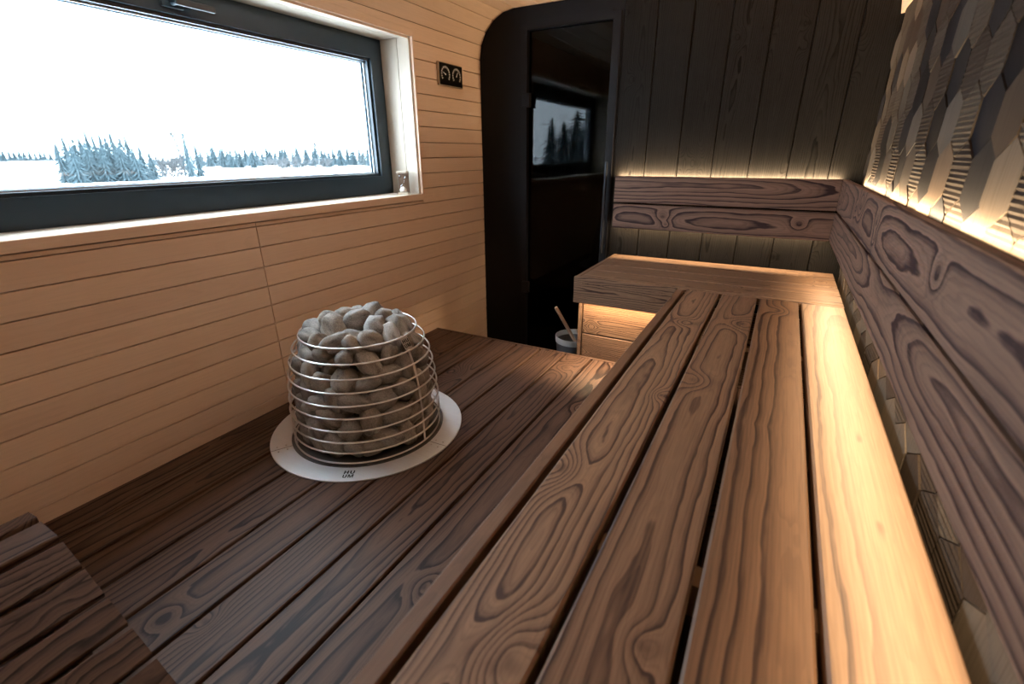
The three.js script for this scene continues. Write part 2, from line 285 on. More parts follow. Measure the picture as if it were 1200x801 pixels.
// ---------------------------------------------------------------- main window
{
  const W = WIN, win = thing('window_1', 'wide dark-framed window over the boarded wall with snowy field outside', 'window', [0, 0, 0], null, 'structure');
  const XF = -1.90;                                  // inner face of the frame
  const y0 = Y(W.y0), y1 = Y(W.y1), m = revealMat, t = 0.016;
  const rev = (name, g) => part(name, g, m, win);
  // reveal lining: an outer and an inner board on every side with a fine joint between them
  const lin = (name, len, pos, rot, wid) => part(name, board(len, wid, t, 0.001, 2.2, 0.1, rnd(), rnd()), m, win, pos, rot);
  for (const [xa, xb] of [[XL + 0.004, -1.800], [-1.8022, -1.925]]) {
    const xc = (xa + xb) / 2, wd = xa - xb, zc = (W.z0 + W.z1) / 2, zl = W.z1 - W.z0 + 0.03;
    lin('window_sill', zl, [xc, y0 - t / 2, zc], [0, Math.PI / 2, 0], wd);
    lin('head_lining', zl, [xc, y1 + t / 2, zc], [0, Math.PI / 2, 0], wd);
    for (const [z, s] of [[W.z0, -1], [W.z1, 1]]) { const b = lin('jamb_lining', y1 - y0, [xc, (y0 + y1) / 2, z + s * t / 2], [0, 0, 0], wd); b.rotation.set(0, 0, 0); b.rotateZ(Math.PI / 2); b.rotateX(Math.PI / 2); }
  }
  // flat casing on the wall
  const cas = 0.034, cx = XL + 0.003, zc = (W.z0 + W.z1) / 2;
  const cm = wallMats[4];
  part('casing', board(W.z1 - W.z0 + 2 * cas, cas - 0.001, 0.012, 0.0015, 2.2, 0.075), cm, win, [cx, y0 - cas / 2 - 0.0005, zc], [Math.PI / 2, 0, Math.PI / 2]);
  part('casing', board(W.z1 - W.z0 + 2 * cas, cas - 0.001, 0.012, 0.0015, 2.2, 0.075, 0.3), cm, win, [cx, y1 + cas / 2 + 0.0005, zc], [Math.PI / 2, 0, Math.PI / 2]);
  for (const z of [W.z0 - cas / 2 - 0.0005, W.z1 + cas / 2 + 0.0005]) part('casing', board(y1 - y0, cas - 0.001, 0.012, 0.0015, 2.2, 0.075, 0.6), cm, win, [cx, (y0 + y1) / 2, z]).rotation.set(0, Math.PI / 2, Math.PI / 2);
  const ring = (x0, x1, inset, width) => { const a = W.z0 + inset, b = W.z1 - inset, c = y0 + inset, d = y1 - inset; return join([box(x0, x1, c, d, a, a + width), box(x0, x1, c, d, b - width, b), box(x0, x1, c, c + width, a + width, b - width), box(x0, x1, d - width, d, a + width, b - width)]); };
  part('window_frame', ring(-1.96, XF - 0.006, 0.001, 0.05), frameMat, win);
  part('sash', ring(-1.965, XF + 0.006, 0.028, 0.064), frameMat, win);
  part('glazing_bead', ring(-1.955, XF - 0.008, 0.092, 0.012), frameMat, win);
  part('spacer_bar', ring(-1.952, -1.948, 0.104, 0.009), plain(0.55, 0.62, 0.68, 0.35, 0.8), win);
  part('spacer_bar', ring(-1.934, -1.930, 0.104, 0.006), plain(0.55, 0.62, 0.68, 0.35, 0.8), win);
  const glass = new THREE.MeshPhysicalMaterial({ color: new THREE.Color().setRGB(0.97, 0.99, 1.0), roughness: 0, transmission: 1, thickness: 0, ior: 1.5 });
  part('pane', box(-1.945, -1.941, y0 + 0.1, y1 - 0.1, W.z0 + 0.1, W.z1 - 0.1), glass, win);
  // tilt handle in the middle of the upper rail
  const h = part('handle_plate', new RoundedBoxGeometry(0.012, 0.03, 0.07, 2, 0.004), frameMat, win, [XF + 0.012, y1 - 0.062, -1.115]);
  part('handle_neck', new THREE.CylinderGeometry(0.009, 0.009, 0.04, 14), frameMat, h, [0.02, 0, 0], [0, 0, Math.PI / 2]);
  part('handle_lever', new RoundedBoxGeometry(0.012, 0.02, 0.13, 2, 0.004), plain(0.05, 0.055, 0.06, 0.3), h, [0.042, -0.002, -0.055]);
}

// ---------------------------------------------------------------- glass door in its black surround
{
  const d = thing('door_1', 'black-framed dark glass door filling the end of the sauna', 'door', [0, 0, 0], null, 'structure');
  const s = new THREE.Shape(), l = XL - 0.006, r = -0.862, top = Y(CEIL) + 0.004, Rr = R;
  s.moveTo(l, FLOOR); s.lineTo(r, FLOOR); s.lineTo(r, top); s.lineTo(l + Rr, top); s.absarc(l + Rr, top - Rr, Rr, Math.PI / 2, Math.PI, false); s.lineTo(l, FLOOR);
  const o = new THREE.Path(), a = -1.440, b = -0.885, t2 = Y(0.672), bt = FLOOR + 0.06; o.moveTo(a, bt); o.lineTo(b, bt); o.lineTo(b, t2); o.lineTo(a, t2); o.lineTo(a, bt); s.holes.push(o);
  const g = new THREE.ExtrudeGeometry(s, { depth: 0.05, bevelEnabled: false, curveSegments: 20 }); g.translate(0, 0, ZF - 0.05);
  part('surround', g, blackMat, d);
  part('door_frame', join([box(a - 0.012, a + 0.03, bt, t2, ZF - 0.045, ZF + 0.012), box(b - 0.03, b + 0.012, bt, t2, ZF - 0.045, ZF + 0.012), box(a + 0.03, b - 0.03, t2 - 0.03, t2 + 0.012, ZF - 0.045, ZF + 0.012)]), satinBlack(0.007), d);
  part('pane', box(a + 0.02, b - 0.02, bt, t2 - 0.02, ZF - 0.028, ZF - 0.020), new THREE.MeshPhysicalMaterial({ color: new THREE.Color().setRGB(0.20, 0.23, 0.24), roughness: 0, transmission: 1, thickness: 0, ior: 1.25 }), d);
  for (const y of [0.5, 1.62]) part('hinge', new RoundedBoxGeometry(0.05, 0.075, 0.022, 2, 0.004), satinBlack(0.01), d, [a + 0.03, y, ZF + 0.012]);
  part('door_pull', new THREE.CapsuleGeometry(0.009, 0.5, 4, 10), plain(0.03, 0.035, 0.045, 0.25, 0.5), d, [b - 0.008, 1.03, ZF + 0.045]);
}

// ---------------------------------------------------------------- raised deck
{
  const top = Y(DECK), T = 0.028, d = thing('deck', 'raised dark plank deck around the stone heater', 'deck', [0, 0, 0]);
  const p = 0.148, gap = 0.009, L = ZB - 0.02 - ZDECK - 0.024, zc = (ZB - 0.02 + ZDECK + 0.024) / 2;
  const edges = []; for (let x = -0.722 - 7 * p; x < XR + 0.1; x += p) edges.push(x);
  let i = 0;
  for (let k = 0; k + 1 < edges.length; k++) {
    const a = Math.max(edges[k] + gap / 2, XL + 0.004), b = Math.min(edges[k + 1] - gap / 2, XR - 0.01); if (b - a < 0.03) continue;
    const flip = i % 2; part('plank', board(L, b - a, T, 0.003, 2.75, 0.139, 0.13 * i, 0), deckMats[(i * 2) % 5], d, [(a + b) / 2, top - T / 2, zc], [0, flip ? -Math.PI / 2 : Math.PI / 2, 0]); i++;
  }
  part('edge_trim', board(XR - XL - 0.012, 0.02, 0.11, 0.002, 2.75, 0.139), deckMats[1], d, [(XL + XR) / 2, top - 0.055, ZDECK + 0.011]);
  for (const z of [ZDECK + 0.06, -1.5, -0.8, -0.1, 0.5]) part('joist', box(XL + 0.004, XR - 0.01, top - T - 0.07, top - T, z, z + 0.045), timber, d);
  for (const x of [XL + 0.06, -1.2, -0.6, 0.15]) for (const z of [ZDECK + 0.08, -0.8, 0.5]) part('post', box(x - 0.03, x + 0.03, FLOOR, top - T - 0.07, z - 0.03, z + 0.03), timber, d);
}

// ---------------------------------------------------------------- benches
const ZFB = -2.140;                                   // front edge of the far bench
{
  const top = Y(BENCH), T = 0.032, b = thing('long_bench', 'long thermo-wood bench of four planks along the tiled wall', 'bench', [0, 0, 0]);
  const z1 = ZB - 0.03, z0 = ZFB + 0.004, L = z1 - z0, zc = (z0 + z1) / 2;
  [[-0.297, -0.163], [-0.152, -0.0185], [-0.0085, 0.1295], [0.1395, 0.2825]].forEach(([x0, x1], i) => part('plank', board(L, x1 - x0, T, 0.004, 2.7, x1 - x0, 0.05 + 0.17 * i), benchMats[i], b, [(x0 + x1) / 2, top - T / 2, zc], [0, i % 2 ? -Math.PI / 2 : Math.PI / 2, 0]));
  part('front_fascia', board(L, 0.030, 0.132, 0.003, 2.7, 0.135, 0.4, 0.3), benchMats[2], b, [-0.3235, top - 0.066, zc], [0, Math.PI / 2, 0]);
  part('light_blocking_panel', board(L - 0.02, Y(BENCH) - T - 0.062 - Y(DECK) - 0.004, 0.018, 0.002, 2.7, 0.135, 0.1, 0.1), benchMats[0], b, [-0.262, (top - T - 0.062 + Y(DECK) + 0.004) / 2, zc], [Math.PI / 2, 0, Math.PI / 2]);  // unseen panel, added to keep light out so the plank gaps stay dark
  for (const z of [0.45, -0.6, -1.6]) part('bearer', box(-0.308, 0.28, top - T - 0.06, top - T, z - 0.02, z + 0.02), timber, b);
  for (const z of [0.45, -0.6, -1.6]) for (const x of [-0.2, 0.2]) part('leg', box(x - 0.025, x + 0.025, Y(DECK), top - T - 0.06, z - 0.02, z + 0.02), timber, b);
}
{
  const top = Y(BENCH), T = 0.03, b = thing('far_bench', 'short thermo-wood bench under the black plank wall', 'bench', [0, 0, 0]);
  const xl = -0.822, xr = 0.283, zr = ZF + 0.012;
  const z0 = ZFB - 0.026, w = (z0 - zr) / 4;
  for (let k = 0; k < 4; k++) part('plank', board(xr - xl - 0.026, w - 0.009, T, 0.003, 1.2, 0.138, 0.21 * k, 0.1 * k), endMats[k % 3], b, [(xl + 0.026 + xr) / 2, top - T / 2, z0 - (k + 0.5) * w]);
  part('front_fascia', board(-0.344 - xl, 0.024, 0.130, 0.003, 1.2, 0.138, 0.3, 0.2), endMats[1], b, [(xl - 0.344) / 2, top - 0.065, ZFB - 0.012]);
  part('front_rail', board(xr + 0.337, 0.024, 0.03, 0.003, 1.2, 0.138, 0.5, 0.2), endMats[0], b, [(xr - 0.337) / 2, top - 0.015, ZFB - 0.012]);
  part('end_fascia', board(ZFB - 0.026 - zr, 0.022, 0.130, 0.003, 1.2, 0.138, 0.6, 0.4), endMats[2], b, [xl + 0.011, top - 0.065, (ZFB - 0.026 + zr) / 2], [0, Math.PI / 2, 0]);
  for (const x of [-0.6, 0.1]) part('bearer', box(x - 0.02, x + 0.02, top - T - 0.06, top - T, zr + 0.01, ZFB - 0.03), timber, b);
  for (const x of [-0.6, 0.1]) part('leg', box(x - 0.025, x + 0.025, FLOOR, top - T - 0.06, zr + 0.05, zr + 0.1), timber, b);
  // plank screen under the bench, standing on the floor at the end of the deck
  const zs = ZDECK - 0.014, s = thing('under_bench_screen', 'two-plank wooden screen under the far bench, lit from above', 'panel', [0, 0, 0]);
  const yt = top - T - 0.062, ym = Y(-0.868), yb = Y(DECK) - 0.05;
  const xs = -0.812;
  for (const [a, c, k] of [[ym + 0.003, yt, 0], [yb, ym - 0.003, 1]]) part('plank', board(xr - xs - 0.02, c - a, 0.022, 0.002, 1.2, 0.138, 0.37 * k + 0.1, 0.4 * k), endMats[k + 1], s, [(xs + 0.02 + xr) / 2, (a + c) / 2, zs], [Math.PI / 2, 0, 0]);
  part('end_post', box(xs - 0.006, xs + 0.012, FLOOR, yt, zs - 0.03, zs + 0.0112), endMats[0], s);
  part('end_post', box(xr - 0.02, xr, FLOOR, yt, zs - 0.04, zs - 0.0112), timber, s);
}
// ---------------------------------------------------------------- backrests
const BR = { y: [[-0.257, -0.117], [-0.396, -0.265]], xf: 0.232, zf: -2.72, t: 0.023 };
{
  const b = thing('wall_backboard', 'long two-board backrest in front of the hexagon tiles', 'backrest', [0, 0, 0]);
  const z1 = ZB - 0.02, z0 = BR.zf - 0.02, L = z1 - z0;
  BR.y.forEach(([a, c], i) => part('board', board(L, c - a, BR.t, 0.003, 3.2, 0.138, 0.15 + 0.4 * i, 0.02), backMats[i], b, [BR.xf + BR.t / 2, Y((a + c) / 2), (z0 + z1) / 2], [Math.PI / 2, 0, Math.PI / 2]));
  for (const z of [0.4, -0.5, -1.4, -2.3]) part('bracket', box(BR.xf + BR.t, XR - 0.014, Y(-0.34), Y(-0.28), z - 0.012, z + 0.012), alu, b);
  const f = thing('wall_backboard', 'short two-board backrest in front of the black plank wall', 'backrest', [0, 0, 0]);
  const xa = -0.828, xb = BR.xf - 0.002;
  BR.y.forEach(([a, c], i) => part('board', board(xb - xa, c - a, BR.t, 0.003, 3.2, 0.138, 0.62 - 0.2 * i, 0), backMats[1 - i], f, [(xa + xb) / 2, Y((a + c) / 2), BR.zf - BR.t / 2], [Math.PI / 2, 0, 0]));
  for (const x of [-0.6, 0.0]) part('bracket', box(x - 0.012, x + 0.012, Y(-0.34), Y(-0.28), ZF + 0.001, BR.zf - BR.t), alu, f);
}
// ---------------------------------------------------------------- LED strips: aluminium channel, glowing diffuser and its light
function ledStrip(label, len, pos, alongZ, up, power, tilt = 0) {
  const o = thing('led_strip', label, 'light strip', pos), w = 0.012, s = up ? 1 : -1;
  const inner = alongZ ? [w, len] : [len, w];
  part('channel', box(-inner[0] / 2 - 0.001, inner[0] / 2 + 0.001, -0.010 * s, -0.002 * s, -inner[1] / 2, inner[1] / 2), plain(0.5, 0.5, 0.5, 0.4, 0.6), o);
  part('diffuser', box(-inner[0] / 2, inner[0] / 2, -0.002 * s, 0, -inner[1] / 2, inner[1] / 2), new THREE.MeshStandardMaterial({ color: new THREE.Color().setRGB(0.8, 0.75, 0.65), emissive: LED_COLOR, emissiveIntensity: 3, roughness: 0.5 }), o);
  const L = new THREE.RectAreaLight(LED_COLOR, power, len, w);
  L.position.y = 0.0015 * s; L.rotation.set(s * Math.PI / 2, 0, alongZ ? Math.PI / 2 : 0); o.add(L);
  if (tilt) { if (alongZ) o.rotation.z = tilt; else o.rotation.x = tilt; }
  return o;
}
ledStrip('warm light strip hidden behind the top of the long backrest', 3.2, [0.291, Y(-0.137), -1.05], true, true, LED.rightUp, -0.35);
ledStrip('warm light strip hidden behind the lower edge of the long backrest', 3.2, [0.268, Y(-0.380), -1.05], true, false, LED.rightDown, -0.6);
ledStrip('warm light strip hidden behind the top of the far backrest', 1.05, [-0.30, Y(-0.128), -2.776], false, true, LED.farUp, -0.3);
ledStrip('warm light strip hidden behind the lower edge of the far backrest', 1.05, [-0.30, Y(-0.360), -2.758], false, false, LED.farDown);
ledStrip('warm light strip hidden behind the fascia of the far bench', 0.46, [-0.58, Y(-0.662), -2.184], false, false, LED.underBench, -0.8);

// ---------------------------------------------------------------- stone heater
const font = await new FontLoader().loadAsync('fonts/droid/droid_sans_bold.typeface.json');
function logo(size, depth) {                          // the two stacked pairs of letters, lying in local x/y
  const gs = ['HU', 'UM'].map((t, i) => { const g = new TextGeometry(t, { font, size, depth, curveSegments: 3, bevelEnabled: false }); g.computeBoundingBox(); const w = g.boundingBox.max.x - g.boundingBox.min.x; g.translate(-g.boundingBox.min.x, 0, 0); g.scale(size * 2.1 / w, 1, 1); g.translate(-size * 1.05, i ? -size * 1.12 : size * 0.12, 0); return g; });
  return join(gs);
}
const HX = -1.277, HZ = -1.165, HY = Y(DECK);
const RINGS = [[0.013, 0.272], [0.053, 0.272], [0.094, 0.272], [0.137, 0.271], [0.183, 0.268], [0.227, 0.264], [0.272, 0.257], [0.317, 0.248], [0.364, 0.232], [0.409, 0.205]];
{
  const h = thing('sauna_heater', 'round wire-basket heater with steel collar, filled with stones', 'heater', [HX, HY, HZ]);
  const fl = (() => { const s = new THREE.Shape(); s.absarc(0, 0, 0.358, 0, Math.PI * 2); const o = new THREE.Path(); o.absarc(0, 0, 0.286, 0, Math.PI * 2, true); s.holes.push(o); const g = new THREE.ExtrudeGeometry(s, { depth: 0.004, bevelEnabled: true, bevelSize: 0.001, bevelThickness: 0.001, bevelSegments: 1, curveSegments: 72 }); g.rotateX(-Math.PI / 2); g.translate(0, 0.001, 0); return g; })();
  const bt = (() => { const w = 256, hh = 256, d = new Uint8Array(w * hh * 4); for (let i = 0; i < w * hh; i++) { const x = i % w, y = i / w | 0; const v = 150 + 60 * (noise(x * 0.02, y * 0.9, 5) - 0.5) + 50 * (fbm(x * 0.05, y * 0.05, 9) - 0.5); d.set([v, v, v, 255], i * 4); } const t = new THREE.DataTexture(d, w, hh); t.magFilter = THREE.LinearFilter; t.wrapS = t.wrapT = THREE.RepeatWrapping; t.repeat.set(3, 3); t.needsUpdate = true; return t; })();
  const collarMat = new THREE.MeshStandardMaterial({ color: new THREE.Color().setRGB(0.76, 0.78, 0.80), roughness: 1.0, roughnessMap: bt, metalness: 1 });
  const collar = part('collar', fl, collarMat, h);
  // dark sunken tray and heating core
  part('tray', (() => { const g = new THREE.LatheGeometry([[0, 0.0015], [0.284, 0.0015], [0.2855, 0.006]].map((p) => new THREE.Vector2(...p)), 64); return g; })(), plain(0.16, 0.16, 0.16, 0.5, 0.7), h);
  part('heating_core', new THREE.CylinderGeometry(0.09, 0.11, 0.26, 20).translate(0, 0.135, 0), plain(0.16, 0.16, 0.16, 0.5, 0.7), h);
  const wire = new THREE.MeshStandardMaterial({ color: new THREE.Color().setRGB(0.72, 0.71, 0.70), roughness: 0.3, metalness: 1 });
  for (const [y, r] of RINGS) part('ring', new THREE.TorusGeometry(r, 0.0031, 8, 96).rotateX(Math.PI / 2), wire, h, [0.006 * y / 0.4, y, 0]);
  // flat upright straps inside the rings; the first carries the name plate
  const tp = onPlane(471, 401, 'y', HY + 0.385), a0 = Math.atan2(tp.z - HZ, tp.x - HX);
  for (let k = 0; k < 3; k++) {
    const a = a0 + k * Math.PI * 2 / 3, pos = [], idx = [];
    RINGS.forEach(([y, r], i) => { for (const [dr, sd] of [[-0.004, -1], [-0.004, 1], [-0.006, 1], [-0.006, -1]]) { const R2 = r + dr, w = 0.0045 * sd; pos.push(R2 * Math.cos(a) - w * Math.sin(a), y, R2 * Math.sin(a) + w * Math.cos(a)); } if (i) for (let e = 0; e < 4; e++) { const p = (i - 1) * 4 + e, q = (i - 1) * 4 + (e + 1) % 4; idx.push(p, p + 4, q, q, p + 4, q + 4); } });
    const g = new THREE.BufferGeometry(); g.setAttribute('position', new THREE.Float32BufferAttribute(pos, 3)); g.setIndex(idx); const gn = g.toNonIndexed(); gn.computeVertexNormals();
    part('strap', gn, wire, h);
  }
  const plate = new THREE.Group(); plate.name = 'name_plate'; h.add(plate);
  plate.position.set(0.221 * Math.cos(a0), 0.386, 0.221 * Math.sin(a0)); plate.rotation.order = 'YXZ'; plate.rotation.set(-0.52, Math.PI / 2 - a0, 0);
  part('plate', new RoundedBoxGeometry(0.036, 0.046, 0.002, 1, 0.0008), wire, plate);
  part('lettering', logo(0.014, 0.0006), blackMat, plate, [0, 0, 0.001]);
  // lettering, joints and screws on the collar
  const lp = onPlane(409, 557, 'y', HY), al = Math.atan2(lp.z - HZ, lp.x - HX), rl = 0.322;
  const lt = part('lettering', logo(0.0165, 0.0006), blackMat, collar, [rl * Math.cos(al), 0.0062, rl * Math.sin(al)]); lt.rotation.order = 'YXZ'; lt.rotation.set(-Math.PI / 2, Math.PI / 2 - al, 0);
  for (const [px, py] of [[331, 527], [509, 520]]) {
    const p = onPlane(px, py, 'y', HY), a = Math.atan2(p.z - HZ, p.x - HX);
    part('joint', box(0.286, 0.357, 0.0061, 0.0066, -0.0006, 0.0006), voidMat, collar, [0, 0, 0], [0, -a, 0]);
    for (const [r, da] of [[0.305, 0.05], [0.305, -0.05], [0.335, 0.05], [0.335, -0.05]]) part('screw', new THREE.SphereGeometry(0.0032, 8, 5), steel, collar, [r * Math.cos(a + da), 0.0062, r * Math.sin(a + da)]);
  }
}
// stones: packed by letting spheres settle against each other, the basket and the core
{
  const N = 196, P = [], prof = (y) => { if (y <= RINGS[0][0]) return RINGS[0][1]; for (let i = 1; i < RINGS.length; i++) if (y <= RINGS[i][0]) { const [y0, r0] = RINGS[i - 1], [y1, r1] = RINGS[i]; return r0 + (r1 - r0) * (y - y0) / (y1 - y0); } return 0.205; };
  for (let i = 0; i < N; i++) { const a = rr(0, Math.PI * 2), r = Math.sqrt(rr(0.012, 0.055)), y = rr(0.03, 0.47); P.push({ x: r * Math.cos(a), z: r * Math.sin(a), y, r: rr(0.032, 0.050) }); }
  for (let it = 0; it < 420; it++) {
    for (const p of P) p.y -= 0.0004;
    for (let i = 0; i < N; i++) for (let j = i + 1; j < N; j++) {
      const p = P[i], q = P[j], dx = q.x - p.x, dy = q.y - p.y, dz = q.z - p.z, m = (p.r + q.r) * 0.95, d2 = dx * dx + dy * dy + dz * dz;
      if (d2 < m * m) { const d = Math.sqrt(d2) + 1e-6, k = (m - d) / d * 0.42; p.x -= dx * k; p.y -= dy * k; p.z -= dz * k; q.x += dx * k; q.y += dy * k; q.z += dz * k; }
    }
    for (const p of P) {
      const r = Math.hypot(p.x, p.z), lim = Math.min(prof(p.y), prof(p.y + p.r * 0.7)) - p.r * 1.15 - 0.003;
      if (r > lim) { p.x *= lim / r; p.z *= lim / r; }
      
      if (p.y < 0.27 + p.r) { const rc = 0.105 + p.r * 0.8, r2 = Math.hypot(p.x, p.z) + 1e-6; if (r2 < rc) { p.x *= rc / r2; p.z *= rc / r2; } }
      p.y = Math.max(p.y, 0.006 + p.r * 1.12); p.y = Math.min(p.y, 0.447 - p.r * 0.3 - 1.3 * (p.x * p.x + p.z * p.z));
    }
  }
  const st = (() => { const w = 256, d = new Uint8Array(w * w * 4); for (let i = 0; i < w * w; i++) { const x = i % w, y = i / w | 0; const v = 0.5 + 0.9 * (fbm(x * 0.03, y * 0.03, 61) - 0.5) * 1.4 + 0.8 * (noise(x * 0.5, y * 0.5, 67) - 0.5); const c = srgb(Math.max(0.02, 0.27 * (0.5 + 0.9 * v))); d.set([c, c * 0.975, c * 0.94, 255], i * 4); } const t = new THREE.DataTexture(d, w, w); t.colorSpace = THREE.SRGBColorSpace; t.magFilter = THREE.LinearFilter; t.wrapS = t.wrapT = THREE.RepeatWrapping; t.needsUpdate = true; return t; })();
  const mats = [[1, 1, 1], [0.85, 0.84, 0.82], [1.08, 1.05, 1.0], [0.92, 0.93, 0.95]].map((c) => woodMaterial(st, 0.85, 0.0012, c));
  const geos = []; for (let v = 0; v < 8; v++) {
    const g = new THREE.SphereGeometry(1, 22, 14), p = g.attributes.position, n = new THREE.Vector3(), ax = rr(0, 50);
    for (let i = 0; i < p.count; i++) { n.fromBufferAttribute(p, i); const a = fbm(n.x * 1.1 + ax, n.y * 1.1 + n.z * 0.9 + ax, 71 + v) - 0.5, b = fbm(n.z * 1.3 + ax, n.x * 0.8 - n.y * 1.2, 91 + v) - 0.5; n.multiplyScalar(1 + 0.42 * (a + b)); const pw = (q, e) => Math.sign(q) * Math.pow(Math.abs(q), e); n.set(pw(n.x, 0.9) * (1.12 + 0.05 * v), pw(n.y, 0.92) * (1.02 - 0.025 * v), pw(n.z, 0.9) * 0.80); p.setXYZ(i, n.x, n.y, n.z); }
    // close the seam of the sphere, then smooth
    for (let r = 0; r <= 14; r++) { const a = r * 23, b = r * 23 + 22; p.setXYZ(b, p.getX(a), p.getY(a), p.getZ(a)); }
    for (const row of [0, 14]) for (let c = 1; c <= 22; c++) p.setXYZ(row * 23 + c, p.getX(row * 23), p.getY(row * 23), p.getZ(row * 23));
    g.computeVertexNormals();
    const nn = g.attributes.normal; for (let r = 0; r <= 14; r++) { const a = r * 23, b = a + 22, x = nn.getX(a) + nn.getX(b), y = nn.getY(a) + nn.getY(b), z = nn.getZ(a) + nn.getZ(b), l = Math.hypot(x, y, z) || 1; for (const k of [a, b]) nn.setXYZ(k, x / l, y / l, z / l); }
    geos.push(g);
  }
  const cam = camera.position;
  P.sort((a, b) => a.y - b.y);
  for (const p of P) {
    const r = Math.hypot(p.x, p.z); if (r < 0.13 && p.y < 0.33) continue;      // nothing shows deep inside
    const m = new THREE.Mesh(geos[Math.floor(rnd() * 8)], mats[Math.floor(rnd() * 4)]); m.name = numbered('sauna_stone');
    m.position.set(HX + p.x, HY + p.y, HZ + p.z); m.scale.setScalar(p.r * rr(0.94, 1.02)); m.rotation.set(rr(-0.6, 0.6) + (rnd() < 0.5 ? Math.PI / 2 : 0), rr(0, 6.28), rr(-0.7, 0.7));
    if (r > 0.19) { m.rotation.order = 'YXZ'; m.rotation.set(rr(-0.3, 0.3), Math.PI / 2 - Math.atan2(p.z, p.x), rr(0, 3.1)); }
    const high = p.y > 0.385, mi = mats.indexOf(m.material), tone = ['mid-grey', 'dark grey', 'pale grey', 'cool grey'][mi], big = p.r > 0.041 ? 'large' : 'small';
    const ord = ['bottom', 'second', 'third', 'fourth', 'fifth', 'sixth', 'seventh', 'eighth', 'ninth', 'top'], lv = RINGS.reduce((b, q, i) => (Math.abs(q[0] - p.y) < Math.abs(RINGS[b][0] - p.y) ? i : b), 0), where = lv === 0 || lv === 9 ? ord[lv] + ' wire ring' : ord[lv] + ' wire ring up';
    tag(m, high ? `${big} rounded ${tone} stone on the crown of the heater pile` : `${big} rounded ${tone} stone behind the ${where} of the heater`, 'stone', high ? 'stones on the crown of the heater' : 'stones inside the wire basket'); scene.add(shade(m));
  }
}

// ---------------------------------------------------------------- slatted headrest lying on the deck
{
  const h = thing('slatted_headrest', 'dark slatted headrest sloping down onto the deck', 'headrest', [0, 0, 0]);
  const z0 = -0.235, z1 = 0.42, L = z1 - z0, zc = (z0 + z1) / 2, prof = [];
  prof.push([-1.366, Y(-0.752), 0.12, 0.052], [-1.288, Y(-0.757), -0.06, 0.082]);
  let x = -1.236, y = Y(-0.765); const sl = Math.atan2(0.214, 0.341), w = 0.072, g = 0.010;
  for (let k = 0; k < 5; k++) { const m = w / 2; prof.push([x + Math.cos(sl) * m, y - Math.sin(sl) * m, -sl, w]); x += Math.cos(sl) * (w + g); y -= Math.sin(sl) * (w + g); }
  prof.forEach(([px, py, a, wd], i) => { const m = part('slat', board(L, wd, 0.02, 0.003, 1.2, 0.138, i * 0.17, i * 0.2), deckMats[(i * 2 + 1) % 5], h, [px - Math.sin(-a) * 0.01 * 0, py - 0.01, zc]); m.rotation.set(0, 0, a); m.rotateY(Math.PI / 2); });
  const s = new THREE.Shape(); s.moveTo(-1.36, HY); s.lineTo(-1.34, Y(-0.790)); s.lineTo(-1.24, Y(-0.792)); s.lineTo(x - 0.05, HY); s.lineTo(-1.36, HY);
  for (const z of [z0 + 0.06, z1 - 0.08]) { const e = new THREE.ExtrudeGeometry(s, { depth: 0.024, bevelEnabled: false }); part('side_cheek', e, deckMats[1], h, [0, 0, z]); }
}

// ---------------------------------------------------------------- small things
{ // twin-dial gauge on the wall
  const g = thing('twin_dial_gauge', 'small black wall gauge with two white-marked dials beside the window', 'gauge', [XL, Y(0.402), -2.458]);
  part('case', new RoundedBoxGeometry(0.016, 0.112, 0.222, 2, 0.003), plain(0.35, 0.27, 0.2, 0.5), g, [0.0085, 0, 0]);
  const c = document.createElement('canvas'); c.width = 512; c.height = 256; const k = c.getContext('2d');
  k.fillStyle = '#0a0908'; k.fillRect(0, 0, 512, 256); k.strokeStyle = '#f4f0e8'; k.fillStyle = '#f4f0e8';
  for (const cx of [132, 380]) {
    for (let i = 0; i <= 26; i++) { const a = Math.PI * (0.80 + i / 26 * 1.4), l = i % 2 ? 16 : 26; k.lineWidth = i % 2 ? 6 : 9; k.beginPath(); k.moveTo(cx + 98 * Math.cos(a), 128 + 98 * Math.sin(a)); k.lineTo(cx + (98 - l) * Math.cos(a), 128 + (98 - l) * Math.sin(a)); k.stroke(); }
    k.lineWidth = 8; k.beginPath(); k.moveTo(cx, 128); k.lineTo(cx + (cx < 200 ? -50 : 30), 128 + (cx < 200 ? -20 : -54)); k.stroke(); k.beginPath(); k.arc(cx, 128, 9, 0, 7); k.fill();
  }
  const t = new THREE.CanvasTexture(c); t.colorSpace = THREE.SRGBColorSpace;
  part('dial_face', new THREE.PlaneGeometry(0.214, 0.104), new THREE.MeshStandardMaterial({ map: t, roughness: 0.35 }), g, [0.0168, 0, 0], [0, Math.PI / 2, 0]);
}
